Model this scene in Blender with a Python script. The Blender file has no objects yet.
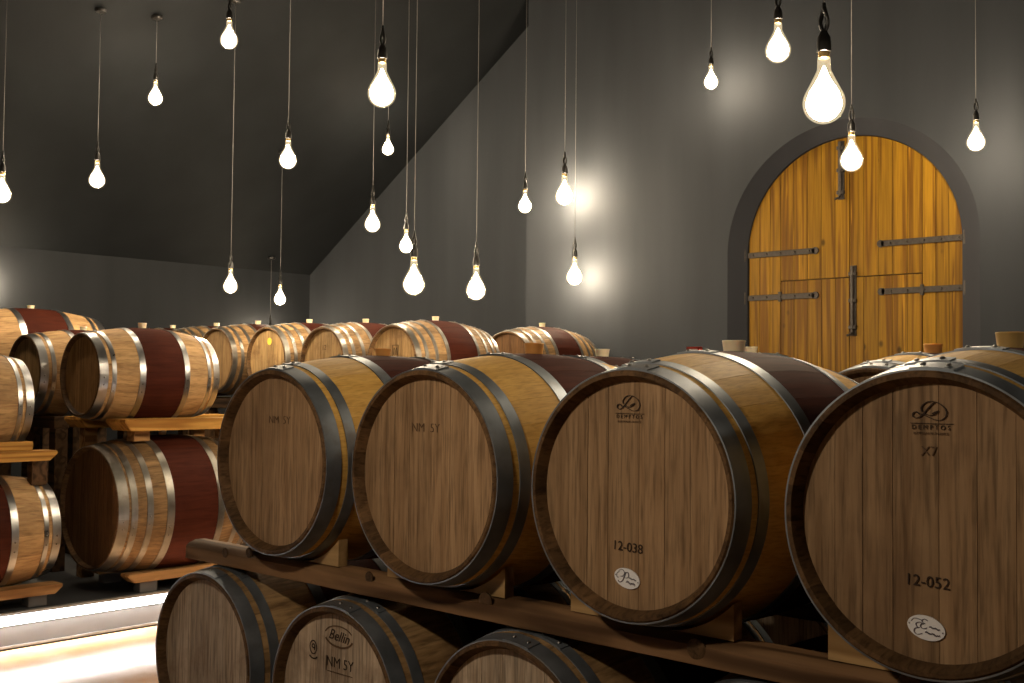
import bpy, bmesh, math, random
from mathutils import Vector, Matrix

random.seed(7)
SC = bpy.context.scene
COL = SC.collection
PI = math.pi
FLOOR_Z = 0.0
H0 = 1.69          # height of the eye above the floor

# ------------------------------------------------------------------ materials
def new_mat(name):
    m = bpy.data.materials.new(name)
    m.use_nodes = True
    nt = m.node_tree
    b = nt.nodes['Principled BSDF']
    return m, nt, b

def N(nt, t, **kw):
    n = nt.nodes.new(t)
    for k, v in kw.items():
        if hasattr(n, k):
            setattr(n, k, v)
        else:
            n.inputs[k].default_value = v
    return n

def ramp(nt, fac, stops):
    r = nt.nodes.new('ShaderNodeValToRGB')
    els = r.color_ramp.elements
    while len(els) < len(stops):
        els.new(0.5)
    for e, (p, c) in zip(els, stops):
        e.position = p
        e.color = (*c, 1)
    nt.links.new(fac, r.inputs['Fac'])
    return r.outputs['Color']

def mixc(nt, mode, fac, a, b):
    m = nt.nodes.new('ShaderNodeMix')
    m.data_type = 'RGBA'
    m.blend_type = mode
    for sock, v in ((m.inputs[0], fac), (m.inputs[6], a), (m.inputs[7], b)):
        if isinstance(v, (int, float)):
            sock.default_value = v
        elif isinstance(v, tuple):
            sock.default_value = (*v, 1)
        else:
            nt.links.new(v, sock)
    return m.outputs[2]

def coords(nt, scale, use_tint=True):
    """object coordinates, stretched, shifted per object and per plank"""
    tc = nt.nodes.new('ShaderNodeTexCoord')
    oi = nt.nodes.new('ShaderNodeObjectInfo')
    mp = nt.nodes.new('ShaderNodeMapping')
    mp.inputs['Scale'].default_value = scale
    nt.links.new(tc.outputs['Object'], mp.inputs['Vector'])
    add = nt.nodes.new('ShaderNodeMath'); add.operation = 'MULTIPLY_ADD'
    nt.links.new(oi.outputs['Random'], add.inputs[0])
    add.inputs[1].default_value = 41.0
    at = None
    if use_tint:
        at = nt.nodes.new('ShaderNodeAttribute')
        at.attribute_name = 'tint'
        m2 = nt.nodes.new('ShaderNodeMath'); m2.operation = 'MULTIPLY'
        nt.links.new(at.outputs['Fac'], m2.inputs[0]); m2.inputs[1].default_value = 23.0
        nt.links.new(m2.outputs[0], add.inputs[2])
    else:
        add.inputs[2].default_value = 0.0
    va = nt.nodes.new('ShaderNodeVectorMath'); va.operation = 'ADD'
    nt.links.new(mp.outputs[0], va.inputs[0])
    nt.links.new(add.outputs[0], va.inputs[1])
    return va.outputs[0], at, oi, tc

def wood(name, dark, light, along='Y', grain=22.0, stretch=1.4, tint=0.35, pores=0.45, stain=0.0,
         stain_col=(0.05, 0.03, 0.02), rough=0.6, objvar=0.15, bump=0.15, stain_scale=4.0, spec=0.13):
    m, nt, b = new_mat(name)
    g = {'X': (stretch, grain, grain), 'Y': (grain, stretch, grain), 'Z': (grain, grain, stretch)}[along]
    v, at, oi, tc = coords(nt, g)
    n1 = N(nt, 'ShaderNodeTexNoise'); n1.inputs['Scale'].default_value = 1.0
    n1.inputs['Detail'].default_value = 5; n1.inputs['Roughness'].default_value = 0.6
    n1.inputs['Distortion'].default_value = 0.6
    nt.links.new(v, n1.inputs['Vector'])
    col = ramp(nt, n1.outputs['Fac'], [(0.28, dark), (0.72, light)])
    # fine pores
    vm = nt.nodes.new('ShaderNodeVectorMath'); vm.operation = 'SCALE'
    nt.links.new(v, vm.inputs[0]); vm.inputs['Scale'].default_value = 4.0
    n2 = N(nt, 'ShaderNodeTexNoise'); n2.inputs['Scale'].default_value = 1.0
    n2.inputs['Detail'].default_value = 3
    nt.links.new(vm.outputs[0], n2.inputs['Vector'])
    p = ramp(nt, n2.outputs['Fac'], [(0.33, (1 - pores,) * 3), (0.52, (1.0,) * 3)])
    col = mixc(nt, 'MULTIPLY', 1.0, col, p)
    # plank to plank variation
    mr = N(nt, 'ShaderNodeMapRange'); mr.inputs['To Min'].default_value = 1 - tint; mr.inputs['To Max'].default_value = 1 + tint * 0.4
    nt.links.new(at.outputs['Fac'], mr.inputs['Value'])
    col = mixc(nt, 'MULTIPLY', 1.0, col, mr.outputs[0])
    mo = N(nt, 'ShaderNodeMapRange'); mo.inputs['To Min'].default_value = 1 - objvar; mo.inputs['To Max'].default_value = 1 + objvar * 0.5
    nt.links.new(oi.outputs['Random'], mo.inputs['Value'])
    col = mixc(nt, 'MULTIPLY', 1.0, col, mo.outputs[0])
    if stain > 0:
        ad = nt.nodes.new('ShaderNodeVectorMath'); ad.operation = 'ADD'
        nt.links.new(tc.outputs['Object'], ad.inputs[0])
        nt.links.new(oi.outputs['Random'], ad.inputs[1])
        n3 = N(nt, 'ShaderNodeTexNoise'); n3.inputs['Scale'].default_value = stain_scale
        n3.inputs['Detail'].default_value = 5; n3.inputs['Roughness'].default_value = 0.65
        nt.links.new(ad.outputs[0], n3.inputs['Vector'])
        f = ramp(nt, n3.outputs['Fac'], [(0.48, (0, 0, 0)), (0.72, (stain,) * 3)])
        col = mixc(nt, 'MIX', f, col, stain_col)
    nt.links.new(col, b.inputs['Base Color'])
    b.inputs['Roughness'].default_value = rough
    b.inputs['Specular IOR Level'].default_value = spec
    bp = N(nt, 'ShaderNodeBump'); bp.inputs['Strength'].default_value = bump; bp.inputs['Distance'].default_value = 0.004
    nt.links.new(n1.outputs['Fac'], bp.inputs['Height'])
    nt.links.new(bp.outputs[0], b.inputs['Normal'])
    return m

def pine(name, dark, light, along, rough=0.45, rings=5.0, streak=0.4, gs=7.0):
    """flat-sawn softwood: cathedral figure from a strongly distorted band texture"""
    m, nt, b = new_mat(name)
    g = {'X': (0.5, gs, gs), 'Y': (gs, 0.5, gs), 'Z': (gs, gs, 0.5)}[along]
    v, at, oi, tc = coords(nt, g)
    w = N(nt, 'ShaderNodeTexNoise'); w.inputs['Scale'].default_value = 1.1; w.inputs['Detail'].default_value = 1.5
    nt.links.new(v, w.inputs['Vector'])
    mu = nt.nodes.new('ShaderNodeMath'); mu.operation = 'MULTIPLY'; mu.inputs[1].default_value = rings * 2 * PI
    nt.links.new(w.outputs['Fac'], mu.inputs[0])
    si = nt.nodes.new('ShaderNodeMath'); si.operation = 'SINE'
    nt.links.new(mu.outputs[0], si.inputs[0])
    mr = N(nt, 'ShaderNodeMapRange'); mr.inputs['From Min'].default_value = -1
    nt.links.new(si.outputs[0], mr.inputs['Value'])
    col = ramp(nt, mr.outputs[0], [(0.0, dark), (0.55, light), (1.0, tuple(min(1, c * 1.12) for c in light))])
    vm = nt.nodes.new('ShaderNodeVectorMath'); vm.operation = 'SCALE'; vm.inputs['Scale'].default_value = 6.0
    nt.links.new(v, vm.inputs[0])
    n2 = N(nt, 'ShaderNodeTexNoise'); n2.inputs['Scale'].default_value = 1.0; n2.inputs['Detail'].default_value = 4
    nt.links.new(vm.outputs[0], n2.inputs['Vector'])
    p = ramp(nt, n2.outputs['Fac'], [(0.3, (0.72,) * 3), (0.6, (1.0,) * 3)])
    col = mixc(nt, 'MULTIPLY', 1.0, col, p)
    # knots
    vk = nt.nodes.new('ShaderNodeVectorMath'); vk.operation = 'MULTIPLY'
    vk.inputs[1].default_value = tuple((2.2 if a != along else 1.5) for a in 'XYZ')
    ak = nt.nodes.new('ShaderNodeVectorMath'); ak.operation = 'ADD'
    nt.links.new(tc.outputs['Object'], vk.inputs[0])
    nt.links.new(vk.outputs[0], ak.inputs[0]); nt.links.new(at.outputs['Fac'], ak.inputs[1])
    vo = N(nt, 'ShaderNodeTexVoronoi'); vo.inputs['Scale'].default_value = 2.0
    nt.links.new(ak.outputs[0], vo.inputs['Vector'])
    kf = ramp(nt, vo.outputs['Distance'], [(0.05, (0.35,) * 3), (0.11, (1.0,) * 3)])
    col = mixc(nt, 'MULTIPLY', 1.0, col, kf)
    # pale resin streaks
    vs = nt.nodes.new('ShaderNodeVectorMath'); vs.operation = 'SCALE'; vs.inputs['Scale'].default_value = 2.6
    nt.links.new(v, vs.inputs[0])
    n4 = N(nt, 'ShaderNodeTexNoise'); n4.inputs['Scale'].default_value = 1.0; n4.inputs['Detail'].default_value = 2
    nt.links.new(vs.outputs[0], n4.inputs['Vector'])
    f = ramp(nt, n4.outputs['Fac'], [(0.66, (0, 0, 0)), (0.74, (streak,) * 3)])
    col = mixc(nt, 'MIX', f, col, tuple(min(1, c * 1.9) for c in light))
    mt = N(nt, 'ShaderNodeMapRange'); mt.inputs['To Min'].default_value = 0.82; mt.inputs['To Max'].default_value = 1.1
    nt.links.new(at.outputs['Fac'], mt.inputs['Value'])
    col = mixc(nt, 'MULTIPLY', 1.0, col, mt.outputs[0])
    nt.links.new(col, b.inputs['Base Color'])
    b.inputs['Roughness'].default_value = rough
    b.inputs['Specular IOR Level'].default_value = 0.14
    bp = N(nt, 'ShaderNodeBump'); bp.inputs['Strength'].default_value = 0.12; bp.inputs['Distance'].default_value = 0.003
    nt.links.new(mr.outputs[0], bp.inputs['Height'])
    nt.links.new(bp.outputs[0], b.inputs['Normal'])
    return m

def metal(name, col, rough=0.35, var=0.25, scale=9.0, metallic=0.9, rust=0.0):
    m, nt, b = new_mat(name)
    v, at, oi, tc = coords(nt, (1, 1, 1), False)
    n = N(nt, 'ShaderNodeTexNoise'); n.inputs['Scale'].default_value = scale; n.inputs['Detail'].default_value = 5
    nt.links.new(v, n.inputs['Vector'])
    c = ramp(nt, n.outputs['Fac'], [(0.3, tuple(x * (1 - var) for x in col)), (0.7, tuple(min(1, x * (1 + var)) for x in col))])
    if rust:
        n2 = N(nt, 'ShaderNodeTexNoise'); n2.inputs['Scale'].default_value = 14.0; n2.inputs['Detail'].default_value = 4
        nt.links.new(v, n2.inputs['Vector'])
        f = ramp(nt, n2.outputs['Fac'], [(0.55, (0, 0, 0)), (0.75, (rust,) * 3)])
        c = mixc(nt, 'MIX', f, c, (0.12, 0.07, 0.035))
    nt.links.new(c, b.inputs['Base Color'])
    r = N(nt, 'ShaderNodeMapRange'); r.inputs['To Min'].default_value = rough - 0.1; r.inputs['To Max'].default_value = rough + 0.15
    nt.links.new(n.outputs['Fac'], r.inputs['Value'])
    nt.links.new(r.outputs[0], b.inputs['Roughness'])
    b.inputs['Metallic'].default_value = metallic
    return m

def plain(name, col, rough=0.6, metallic=0.0, noise=0.12, scale=20.0, spec=0.3):
    m, nt, b = new_mat(name)
    tc = nt.nodes.new('ShaderNodeTexCoord')
    n = N(nt, 'ShaderNodeTexNoise'); n.inputs['Scale'].default_value = scale; n.inputs['Detail'].default_value = 4
    nt.links.new(tc.outputs['Object'], n.inputs['Vector'])
    c = ramp(nt, n.outputs['Fac'], [(0.3, tuple(x * (1 - noise) for x in col)), (0.7, tuple(min(1, x * (1 + noise)) for x in col))])
    nt.links.new(c, b.inputs['Base Color'])
    b.inputs['Roughness'].default_value = rough
    b.inputs['Metallic'].default_value = metallic
    b.inputs['Specular IOR Level'].default_value = spec
    return m

def paint(name, col, rough=0.75):
    """trowelled dark wall paint with faint vertical brushing"""
    m, nt, b = new_mat(name)
    tc = nt.nodes.new('ShaderNodeTexCoord')
    mp = nt.nodes.new('ShaderNodeMapping'); mp.inputs['Scale'].default_value = (2.6, 2.6, 0.35)
    nt.links.new(tc.outputs['Object'], mp.inputs['Vector'])
    n = N(nt, 'ShaderNodeTexNoise'); n.inputs['Scale'].default_value = 1.0; n.inputs['Detail'].default_value = 5
    nt.links.new(mp.outputs[0], n.inputs['Vector'])
    c = ramp(nt, n.outputs['Fac'], [(0.3, tuple(x * 0.84 for x in col)), (0.7, tuple(x * 1.12 for x in col))])
    nt.links.new(c, b.inputs['Base Color'])
    b.inputs['Roughness'].default_value = rough
    b.inputs['Specular IOR Level'].default_value = 0.12
    n2 = N(nt, 'ShaderNodeTexNoise'); n2.inputs['Scale'].default_value = 60.0; n2.inputs['Detail'].default_value = 3
    nt.links.new(tc.outputs['Object'], n2.inputs['Vector'])
    bp = N(nt, 'ShaderNodeBump'); bp.inputs['Strength'].default_value = 0.12; bp.inputs['Distance'].default_value = 0.003
    nt.links.new(n2.outputs['Fac'], bp.inputs['Height'])
    nt.links.new(bp.outputs[0], b.inputs['Normal'])
    return m

def emission(name, col, strength):
    m = bpy.data.materials.new(name); m.use_nodes = True
    nt = m.node_tree
    nt.nodes.remove(nt.nodes['Principled BSDF'])
    e = nt.nodes.new('ShaderNodeEmission')
    e.inputs['Color'].default_value = (*col, 1); e.inputs['Strength'].default_value = strength
    nt.links.new(e.outputs[0], nt.nodes['Material Output'].inputs['Surface'])
    return m

WARM = (1.0, 0.83, 0.62)
def bulb_glass(name):
    m = bpy.data.materials.new(name); m.use_nodes = True
    nt = m.node_tree
    nt.nodes.remove(nt.nodes['Principled BSDF'])
    tr = nt.nodes.new('ShaderNodeBsdfTransparent'); tr.inputs['Color'].default_value = (1, 0.97, 0.9, 1)
    gl = nt.nodes.new('ShaderNodeBsdfGlossy'); gl.inputs['Roughness'].default_value = 0.08
    gl.inputs['Color'].default_value = (1, 0.9, 0.7, 1)
    em = nt.nodes.new('ShaderNodeEmission')
    tc = nt.nodes.new('ShaderNodeTexCoord')
    vo = N(nt, 'ShaderNodeTexVoronoi'); vo.inputs['Scale'].default_value = 90.0
    nt.links.new(tc.outputs['Object'], vo.inputs['Vector'])
    c = ramp(nt, vo.outputs['Distance'], [(0.0, (1.0, 0.62, 0.26)), (0.6, (1.0, 0.88, 0.62))])
    nt.links.new(c, em.inputs['Color']); em.inputs['Strength'].default_value = GLASS_GLOW
    m1 = nt.nodes.new('ShaderNodeMixShader'); m1.inputs['Fac'].default_value = 0.10
    nt.links.new(tr.outputs[0], m1.inputs[1]); nt.links.new(gl.outputs[0], m1.inputs[2])
    m2 = nt.nodes.new('ShaderNodeMixShader'); m2.inputs['Fac'].default_value = 0.16
    nt.links.new(m1.outputs[0], m2.inputs[1]); nt.links.new(em.outputs[0], m2.inputs[2])
    nt.links.new(m2.outputs[0], nt.nodes['Material Output'].inputs['Surface'])
    return m

BULB = 340.0
GLASS_GLOW = 1.9
M = {}
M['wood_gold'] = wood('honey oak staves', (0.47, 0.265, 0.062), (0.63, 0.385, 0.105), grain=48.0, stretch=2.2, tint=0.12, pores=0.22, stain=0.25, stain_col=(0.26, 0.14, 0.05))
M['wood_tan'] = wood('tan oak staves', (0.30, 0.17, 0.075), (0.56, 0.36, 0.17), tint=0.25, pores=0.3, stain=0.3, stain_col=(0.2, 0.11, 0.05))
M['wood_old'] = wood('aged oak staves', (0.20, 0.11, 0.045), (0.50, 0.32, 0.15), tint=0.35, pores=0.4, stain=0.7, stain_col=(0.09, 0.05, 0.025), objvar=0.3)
M['wood_shaded'] = wood('shaded aged oak staves', (0.12, 0.068, 0.03), (0.30, 0.185, 0.085), tint=0.35, pores=0.4, stain=0.7, stain_col=(0.07, 0.04, 0.02))  # aged oak deepened so its colour carries the shade on the large cask
M['rim'] = wood('dark stave ends', (0.07, 0.038, 0.018), (0.17, 0.095, 0.042), grain=30, tint=0.45, pores=0.4)
M['rim_old'] = wood('worn stave ends', (0.09, 0.05, 0.022), (0.22, 0.125, 0.055), grain=30, tint=0.45, pores=0.4)
M['band'] = wood('wine red painted staves', (0.044, 0.0105, 0.006), (0.070, 0.0175, 0.0095), tint=0.10, pores=0.25, stain=0.5, stain_col=(0.03, 0.008, 0.006), rough=0.7, spec=0.05)
M['head'] = wood('weathered oak head', (0.21, 0.122, 0.060), (0.41, 0.265, 0.145), along='Z', grain=34, stretch=2.0, tint=0.2, pores=0.4, stain=0.45, stain_col=(0.12, 0.07, 0.04), objvar=0.1)
M['head_grey'] = wood('greyed oak head', (0.29, 0.21, 0.14), (0.58, 0.465, 0.345), along='Z', grain=34, stretch=2.0, tint=0.2, pores=0.45, stain=0.6, stain_col=(0.14, 0.085, 0.05), objvar=0.1, stain_scale=7)
M['head_pale'] = wood('pale oak head', (0.34, 0.20, 0.08), (0.60, 0.40, 0.18), along='Z', grain=30, stretch=2.0, tint=0.25, pores=0.35, stain=0.85, stain_col=(0.13, 0.065, 0.028), objvar=0.25, stain_scale=5)
M['head_tan'] = wood('tan oak head', (0.26, 0.15, 0.06), (0.46, 0.29, 0.13), along='Z', grain=30, stretch=2.0, tint=0.2, pores=0.35, stain=0.4, stain_col=(0.14, 0.07, 0.03), objvar=0.1)
M['head_dark'] = wood('dark oak head', (0.10, 0.05, 0.022), (0.20, 0.11, 0.05), along='Z', grain=30, stretch=2.0, tint=0.2, pores=0.35, stain=0.4)
M['hoop_dark'] = metal('dull grey hoop steel', (0.205, 0.23, 0.26), 0.42, 0.3, metallic=0.75, rust=0.35)
M['hoop_bright'] = metal('bright galvanised hoop', (0.42, 0.42, 0.43), 0.30, 0.25, metallic=1.0)
M['hoop_warm'] = metal('worn hoop steel', (0.25, 0.235, 0.21), 0.36, 0.25, metallic=0.85, rust=0.5)
M['rivet'] = metal('rivet steel', (0.22, 0.21, 0.2), 0.35, 0.2, 30)
def silicone(name, col, sss):
    m = plain(name, col, 0.4, 0, 0.06, 30)
    b = m.node_tree.nodes['Principled BSDF']
    b.inputs['Subsurface Weight'].default_value = sss
    b.inputs['Subsurface Radius'].default_value = (0.02, 0.012, 0.006)
    b.inputs['Subsurface Scale'].default_value = 0.5
    return m
M['bung_amber'] = silicone('amber silicone', (0.62, 0.30, 0.09), 0.4)
M['bung_cream'] = silicone('cream silicone', (0.90, 0.77, 0.54), 0.3)
M['bung_olive'] = silicone('olive amber silicone', (0.50, 0.33, 0.12), 0.4)
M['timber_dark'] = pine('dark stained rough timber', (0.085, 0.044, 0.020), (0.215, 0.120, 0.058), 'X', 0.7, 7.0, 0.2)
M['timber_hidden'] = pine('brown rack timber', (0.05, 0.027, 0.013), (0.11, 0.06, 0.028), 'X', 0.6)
M['plank_y'] = pine('golden pine plank', (0.36, 0.16, 0.032), (0.58, 0.31, 0.075), 'Y', 0.45)
M['plank_brown'] = pine('brown pine plank', (0.26, 0.125, 0.045), (0.44, 0.245, 0.10), 'Y', 0.5)
M['chock'] = pine('pale chock wood', (0.24, 0.14, 0.055), (0.42, 0.27, 0.12), 'X', 0.6)
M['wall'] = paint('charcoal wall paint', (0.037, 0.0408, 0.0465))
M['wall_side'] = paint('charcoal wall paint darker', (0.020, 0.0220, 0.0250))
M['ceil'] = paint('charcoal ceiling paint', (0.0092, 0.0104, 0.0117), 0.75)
M['reveal'] = paint('slate reveal paint', (0.033, 0.0348, 0.041))
M['door'] = pine('varnished larch boards', (0.150, 0.064, 0.004), (0.255, 0.130, 0.007), 'Z', 0.45, 3.2, 0.75, 14.0)
M['door_edge'] = plain('dark door joint', (0.03, 0.018, 0.008), 0.8)
M['iron'] = metal('black wrought iron', (0.05, 0.042, 0.036), 0.5, 0.3, 40, 0.6)
M['cord'] = plain('pale twisted cord', (0.16, 0.155, 0.15), 0.6)
M['bakelite'] = plain('black bakelite', (0.012, 0.011, 0.010), 0.35, spec=0.5)
M['brass'] = metal('brass cap', (0.75, 0.52, 0.22), 0.3, 0.15)
M['glow_core'] = emission('incandescent glow', WARM, BULB)
M['glass'] = bulb_glass('glowing bulb glass')
M['ink'] = plain('burnt stamp', (0.035, 0.02, 0.012), 0.8)
M['ink_faint'] = plain('faded stamp', (0.11, 0.062, 0.032), 0.8)
M['ink_plate'] = plain('printed plate lettering', (0.10, 0.085, 0.11), 0.5)
M['plate'] = plain('white enamel plate', (0.78, 0.78, 0.80), 0.35, noise=0.04)
M['sticker'] = plain('yellow sticker', (0.80, 0.58, 0.06), 0.5)
M['red_plastic'] = plain('red plastic', (0.62, 0.06, 0.035), 0.4)
M['white_plastic'] = plain('white plastic', (0.75, 0.7, 0.66), 0.4)
M['led'] = emission('led diffuser', (1.0, 0.97, 0.93), 170.0)
M['led_face'] = emission('led opal face', (1.0, 0.97, 0.94), 9.0)
M['plinth'] = plain('pale grey plinth render', (0.13, 0.12, 0.114), 0.6, noise=0.08, scale=6)
M['slate'] = plain('dark slate platform top', (0.035, 0.037, 0.042), 0.5, noise=0.2, scale=5)
M['groove'] = plain('shadow gap', (0.03, 0.03, 0.03), 0.8)  # shade of the gap put into the colour of a solid strip
M['aluminium'] = metal('anodised aluminium', (0.6, 0.6, 0.6), 0.35, 0.1)

def floor_mat():
    m, nt, b = new_mat('sealed terracotta floor')
    tc = nt.nodes.new('ShaderNodeTexCoord')
    n = N(nt, 'ShaderNodeTexNoise'); n.inputs['Scale'].default_value = 1.6; n.inputs['Detail'].default_value = 6
    n.inputs['Roughness'].default_value = 0.65
    nt.links.new(tc.outputs['Object'], n.inputs['Vector'])
    c = ramp(nt, n.outputs['Fac'], [(0.3, (0.44, 0.235, 0.10)), (0.7, (0.62, 0.40, 0.22))])
    nt.links.new(c, b.inputs['Base Color'])
    r = ramp(nt, n.outputs['Fac'], [(0.3, (0.12,) * 3), (0.7, (0.24,) * 3)])
    nt.links.new(r, b.inputs['Roughness'])
    return m
M['floor'] = floor_mat()

# ------------------------------------------------------------------ mesh helpers
def link(name, me, parent=None, loc=(0, 0, 0)):
    o = bpy.data.objects.new(name, me)
    COL.objects.link(o)
    o.location = loc
    if parent is not None:
        o.parent = parent
    return o

def to_mesh(bm, name, mats, smooth=False, angle=None):
    bmesh.ops.recalc_face_normals(bm, faces=bm.faces[:])
    me = bpy.data.meshes.new(name)
    bm.to_mesh(me)
    bm.free()
    for m in (mats if isinstance(mats, (list, tuple)) else [mats]):
        me.materials.append(m)
    if smooth:
        me.polygons.foreach_set('use_smooth', [True] * len(me.polygons))
        if angle is not None:
            me.set_sharp_from_angle(angle=angle)
    return me

def tint_layer(bm):
    return bm.faces.layers.float.get('tint') or bm.faces.layers.float.new('tint')

def add_box(bm, x0, x1, y0, y1, z0, z1, mi=0, bevel=0.0, tint=None):
    if tint is not None:
        tint_layer(bm)
    r = bmesh.ops.create_cube(bm, size=1.0)
    for v in r['verts']:
        v.co = Vector((x0 + (v.co.x + .5) * (x1 - x0), y0 + (v.co.y + .5) * (y1 - y0), z0 + (v.co.z + .5) * (z1 - z0)))
    fs = set(f for v in r['verts'] for f in v.link_faces)
    for f in fs:
        f.material_index = mi
    if bevel > 0:
        es = list(set(e for v in r['verts'] for e in v.link_edges))
        rr = bmesh.ops.bevel(bm, geom=es, offset=bevel, segments=2, affect='EDGES', profile=0.6)
        fs = [f for f in fs if f.is_valid] + rr['faces']
        for f in fs:
            f.material_index = mi
    if tint is not None:
        L = tint_layer(bm)
        for f in fs:
            if f.is_valid:
                f[L] = tint

def add_prism(bm, poly, axis, a0, a1, mi=0):
    """poly: (u,v) outline; extruded along axis. axis Y: (x,z); axis X: (y,z); axis Z: (x,y)"""
    def P(u, v, a):
        return Vector((u, a, v)) if axis == 'Y' else (Vector((a, u, v)) if axis == 'X' else Vector((u, v, a)))
    A = [bm.verts.new(P(u, v, a0)) for u, v in poly]
    B = [bm.verts.new(P(u, v, a1)) for u, v in poly]
    fs = [bm.faces.new(A), bm.faces.new(list(reversed(B)))]
    n = len(poly)
    for i in range(n):
        fs.append(bm.faces.new((A[i], B[i], B[(i + 1) % n], A[(i + 1) % n])))
    for f in fs:
        f.material_index = mi
    return fs

def add_lathe_z(bm, prof, n=24, mi=0, cap0=False, cap1=False, c=(0, 0, 0)):
    rings = []
    for r, z in prof:
        rings.append([bm.verts.new((c[0] + r * math.cos(2 * PI * k / n), c[1] + r * math.sin(2 * PI * k / n), c[2] + z)) for k in range(n)])
    for a, b in zip(rings, rings[1:]):
        for k in range(n):
            f = bm.faces.new((a[k], a[(k + 1) % n], b[(k + 1) % n], b[k])); f.material_index = mi
    if cap0:
        bm.faces.new(list(reversed(rings[0]))).material_index = mi
    if cap1:
        bm.faces.new(rings[-1]).material_index = mi

def add_tube(bm, pts, r, n=8, mi=0, closed=False):
    pts = [Vector(p) for p in pts]
    rings = []
    m = len(pts)
    for i, p in enumerate(pts):
        if closed:
            t = pts[(i + 1) % m] - pts[i - 1]
        else:
            t = pts[min(i + 1, m - 1)] - pts[max(i - 1, 0)]
        t.normalize()
        u = t.cross(Vector((0.13, 0.97, 0.2)));
        if u.length < 0.1:
            u = t.cross(Vector((1, 0, 0)))
        u.normalize(); w = t.cross(u)
        rings.append([bm.verts.new(p + r * (u * math.cos(2 * PI * k / n) + w * math.sin(2 * PI * k / n))) for k in range(n)])
    pairs = list(zip(rings, rings[1:])) + ([(rings[-1], rings[0])] if closed else [])
    for a, b in pairs:
        for k in range(n):
            bm.faces.new((a[k], a[(k + 1) % n], b[(k + 1) % n], b[k])).material_index = mi
    if not closed:
        bm.faces.new(list(reversed(rings[0]))).material_index = mi
        bm.faces.new(rings[-1]).material_index = mi

def thing(name, label, cat, loc, group=None):
    o = bpy.data.objects.new(name, None)
    COL.objects.link(o)
    o.empty_display_size = 0.1
    o.location = loc
    return tag(o, label, cat, group)

def tag(o, label, cat, group=None):
    o['label'] = label
    o['category'] = cat
    if group:
        o['group'] = group
    return o

def structure(name, me, loc=(0, 0, 0)):
    o = link(name, me, None, loc)
    o['kind'] = 'structure'
    return o

# ------------------------------------------------------------------ barrels
class Kind:
    def __init__(s, key, L, Re, Rb, hoops, band, wood, rim, head, hoop, staves=26, rivet_deg=90, depth=0.030, lip=0.020):
        s.__dict__.update(locals())
        s.cache = {}
    def r(s, y):
        t = abs((y - s.L / 2) / (s.L / 2))
        return s.Rb - (s.Rb - s.Re) * t ** 1.9

def stave_mesh(K):
    rnd = random.Random(K.key)
    bm = bmesh.new()
    Lt = tint_layer(bm)
    ys = set(K.L * i / 26 for i in range(27))
    ys = sorted(y for y in ys if 0.006 < y < K.L - 0.006)
    for b in K.band:
        ys = [y for y in ys if abs(y - b) > 0.012] + [b]
    ys = sorted(ys + [0.005, K.L - 0.005])
    prof = [(K.depth + 0.004, K.Re - K.lip - 0.006, 1), (0.003, K.Re - 0.0145, 1), (0.0, K.Re - 0.0125, 1), (0.0, K.Re - 0.004, 1)]
    for y in ys:
        prof.append((y, K.r(y), 2 if (K.band[0] - 1e-6 <= y < K.band[1] - 1e-6) else 0))
    for y, r, mi in reversed(prof[:4]):
        prof.append((K.L - y, r, 1))
    # uneven stave widths
    w = [rnd.uniform(0.75, 1.25) for _ in range(K.staves)]
    tot = sum(w)
    tints = [rnd.random() for _ in w]
    angs, sid = [], []
    a = 0.0
    for i, wi in enumerate(w):
        d = wi / tot * 2 * PI
        for fr in (0.0, 0.014, 0.35, 0.65, 0.986):
            angs.append((a + fr * d, fr == 0.0)); sid.append(i)
        a += d
    rings = []
    for j, (y, r, mi) in enumerate(prof):
        ring = []
        for an, g in angs:
            rr = r - (0.0006 if g and 3 < j < len(prof) - 4 else 0.0)
            ring.append(bm.verts.new((rr * math.cos(an), y, rr * math.sin(an))))
        rings.append(ring)
    n = len(angs)
    for j in range(len(rings) - 1):
        mi = prof[j][2]
        if j >= len(prof) - 5:
            mi = 1
        if j == 3:
            mi = 1
        for k in range(n):
            f = bm.faces.new((rings[j][k], rings[j][(k + 1) % n], rings[j + 1][(k + 1) % n], rings[j + 1][k]))
            f.material_index = mi
            f[Lt] = tints[sid[k]]
    return to_mesh(bm, 'staves', [M[K.wood], M[K.rim], M['band']], True, math.radians(14))

def head_mesh(K, mat):
    rnd = random.Random(K.key + 'h')
    bm = bmesh.new()
    Lt = tint_layer(bm)
    R = K.Re - K.lip - 0.001
    xs = [-R]
    while xs[-1] < R:
        xs.append(xs[-1] + rnd.uniform(0.055, 0.095))
    xs[-1] = R
    if xs[-1] - xs[-2] < 0.03:
        xs.pop(-2)
    g = 0.0006
    for i in range(len(xs) - 1):
        x0, x1 = xs[i] + g, xs[i + 1] - g
        top, bot = [], []
        m = 7
        for k in range(m + 1):
            x = x0 + (x1 - x0) * k / m
            z = math.sqrt(max(R * R - x * x, 1e-6))
            top.append((x, z)); bot.append((x, -z))
        poly = bot + list(reversed(top))
        # drop doubled points at the tips
        pp = []
        for q in poly:
            if not pp or (abs(q[0] - pp[-1][0]) + abs(q[1] - pp[-1][1])) > 1e-4:
                pp.append(q)
        if (abs(pp[0][0] - pp[-1][0]) + abs(pp[0][1] - pp[-1][1])) < 1e-4:
            pp.pop()
        t = rnd.random()
        dy = rnd.uniform(-0.0006, 0.0006)
        for f in add_prism(bm, pp, 'Y', dy, 0.02):
            f[Lt] = t
    return to_mesh(bm, 'head', [mat])

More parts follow.
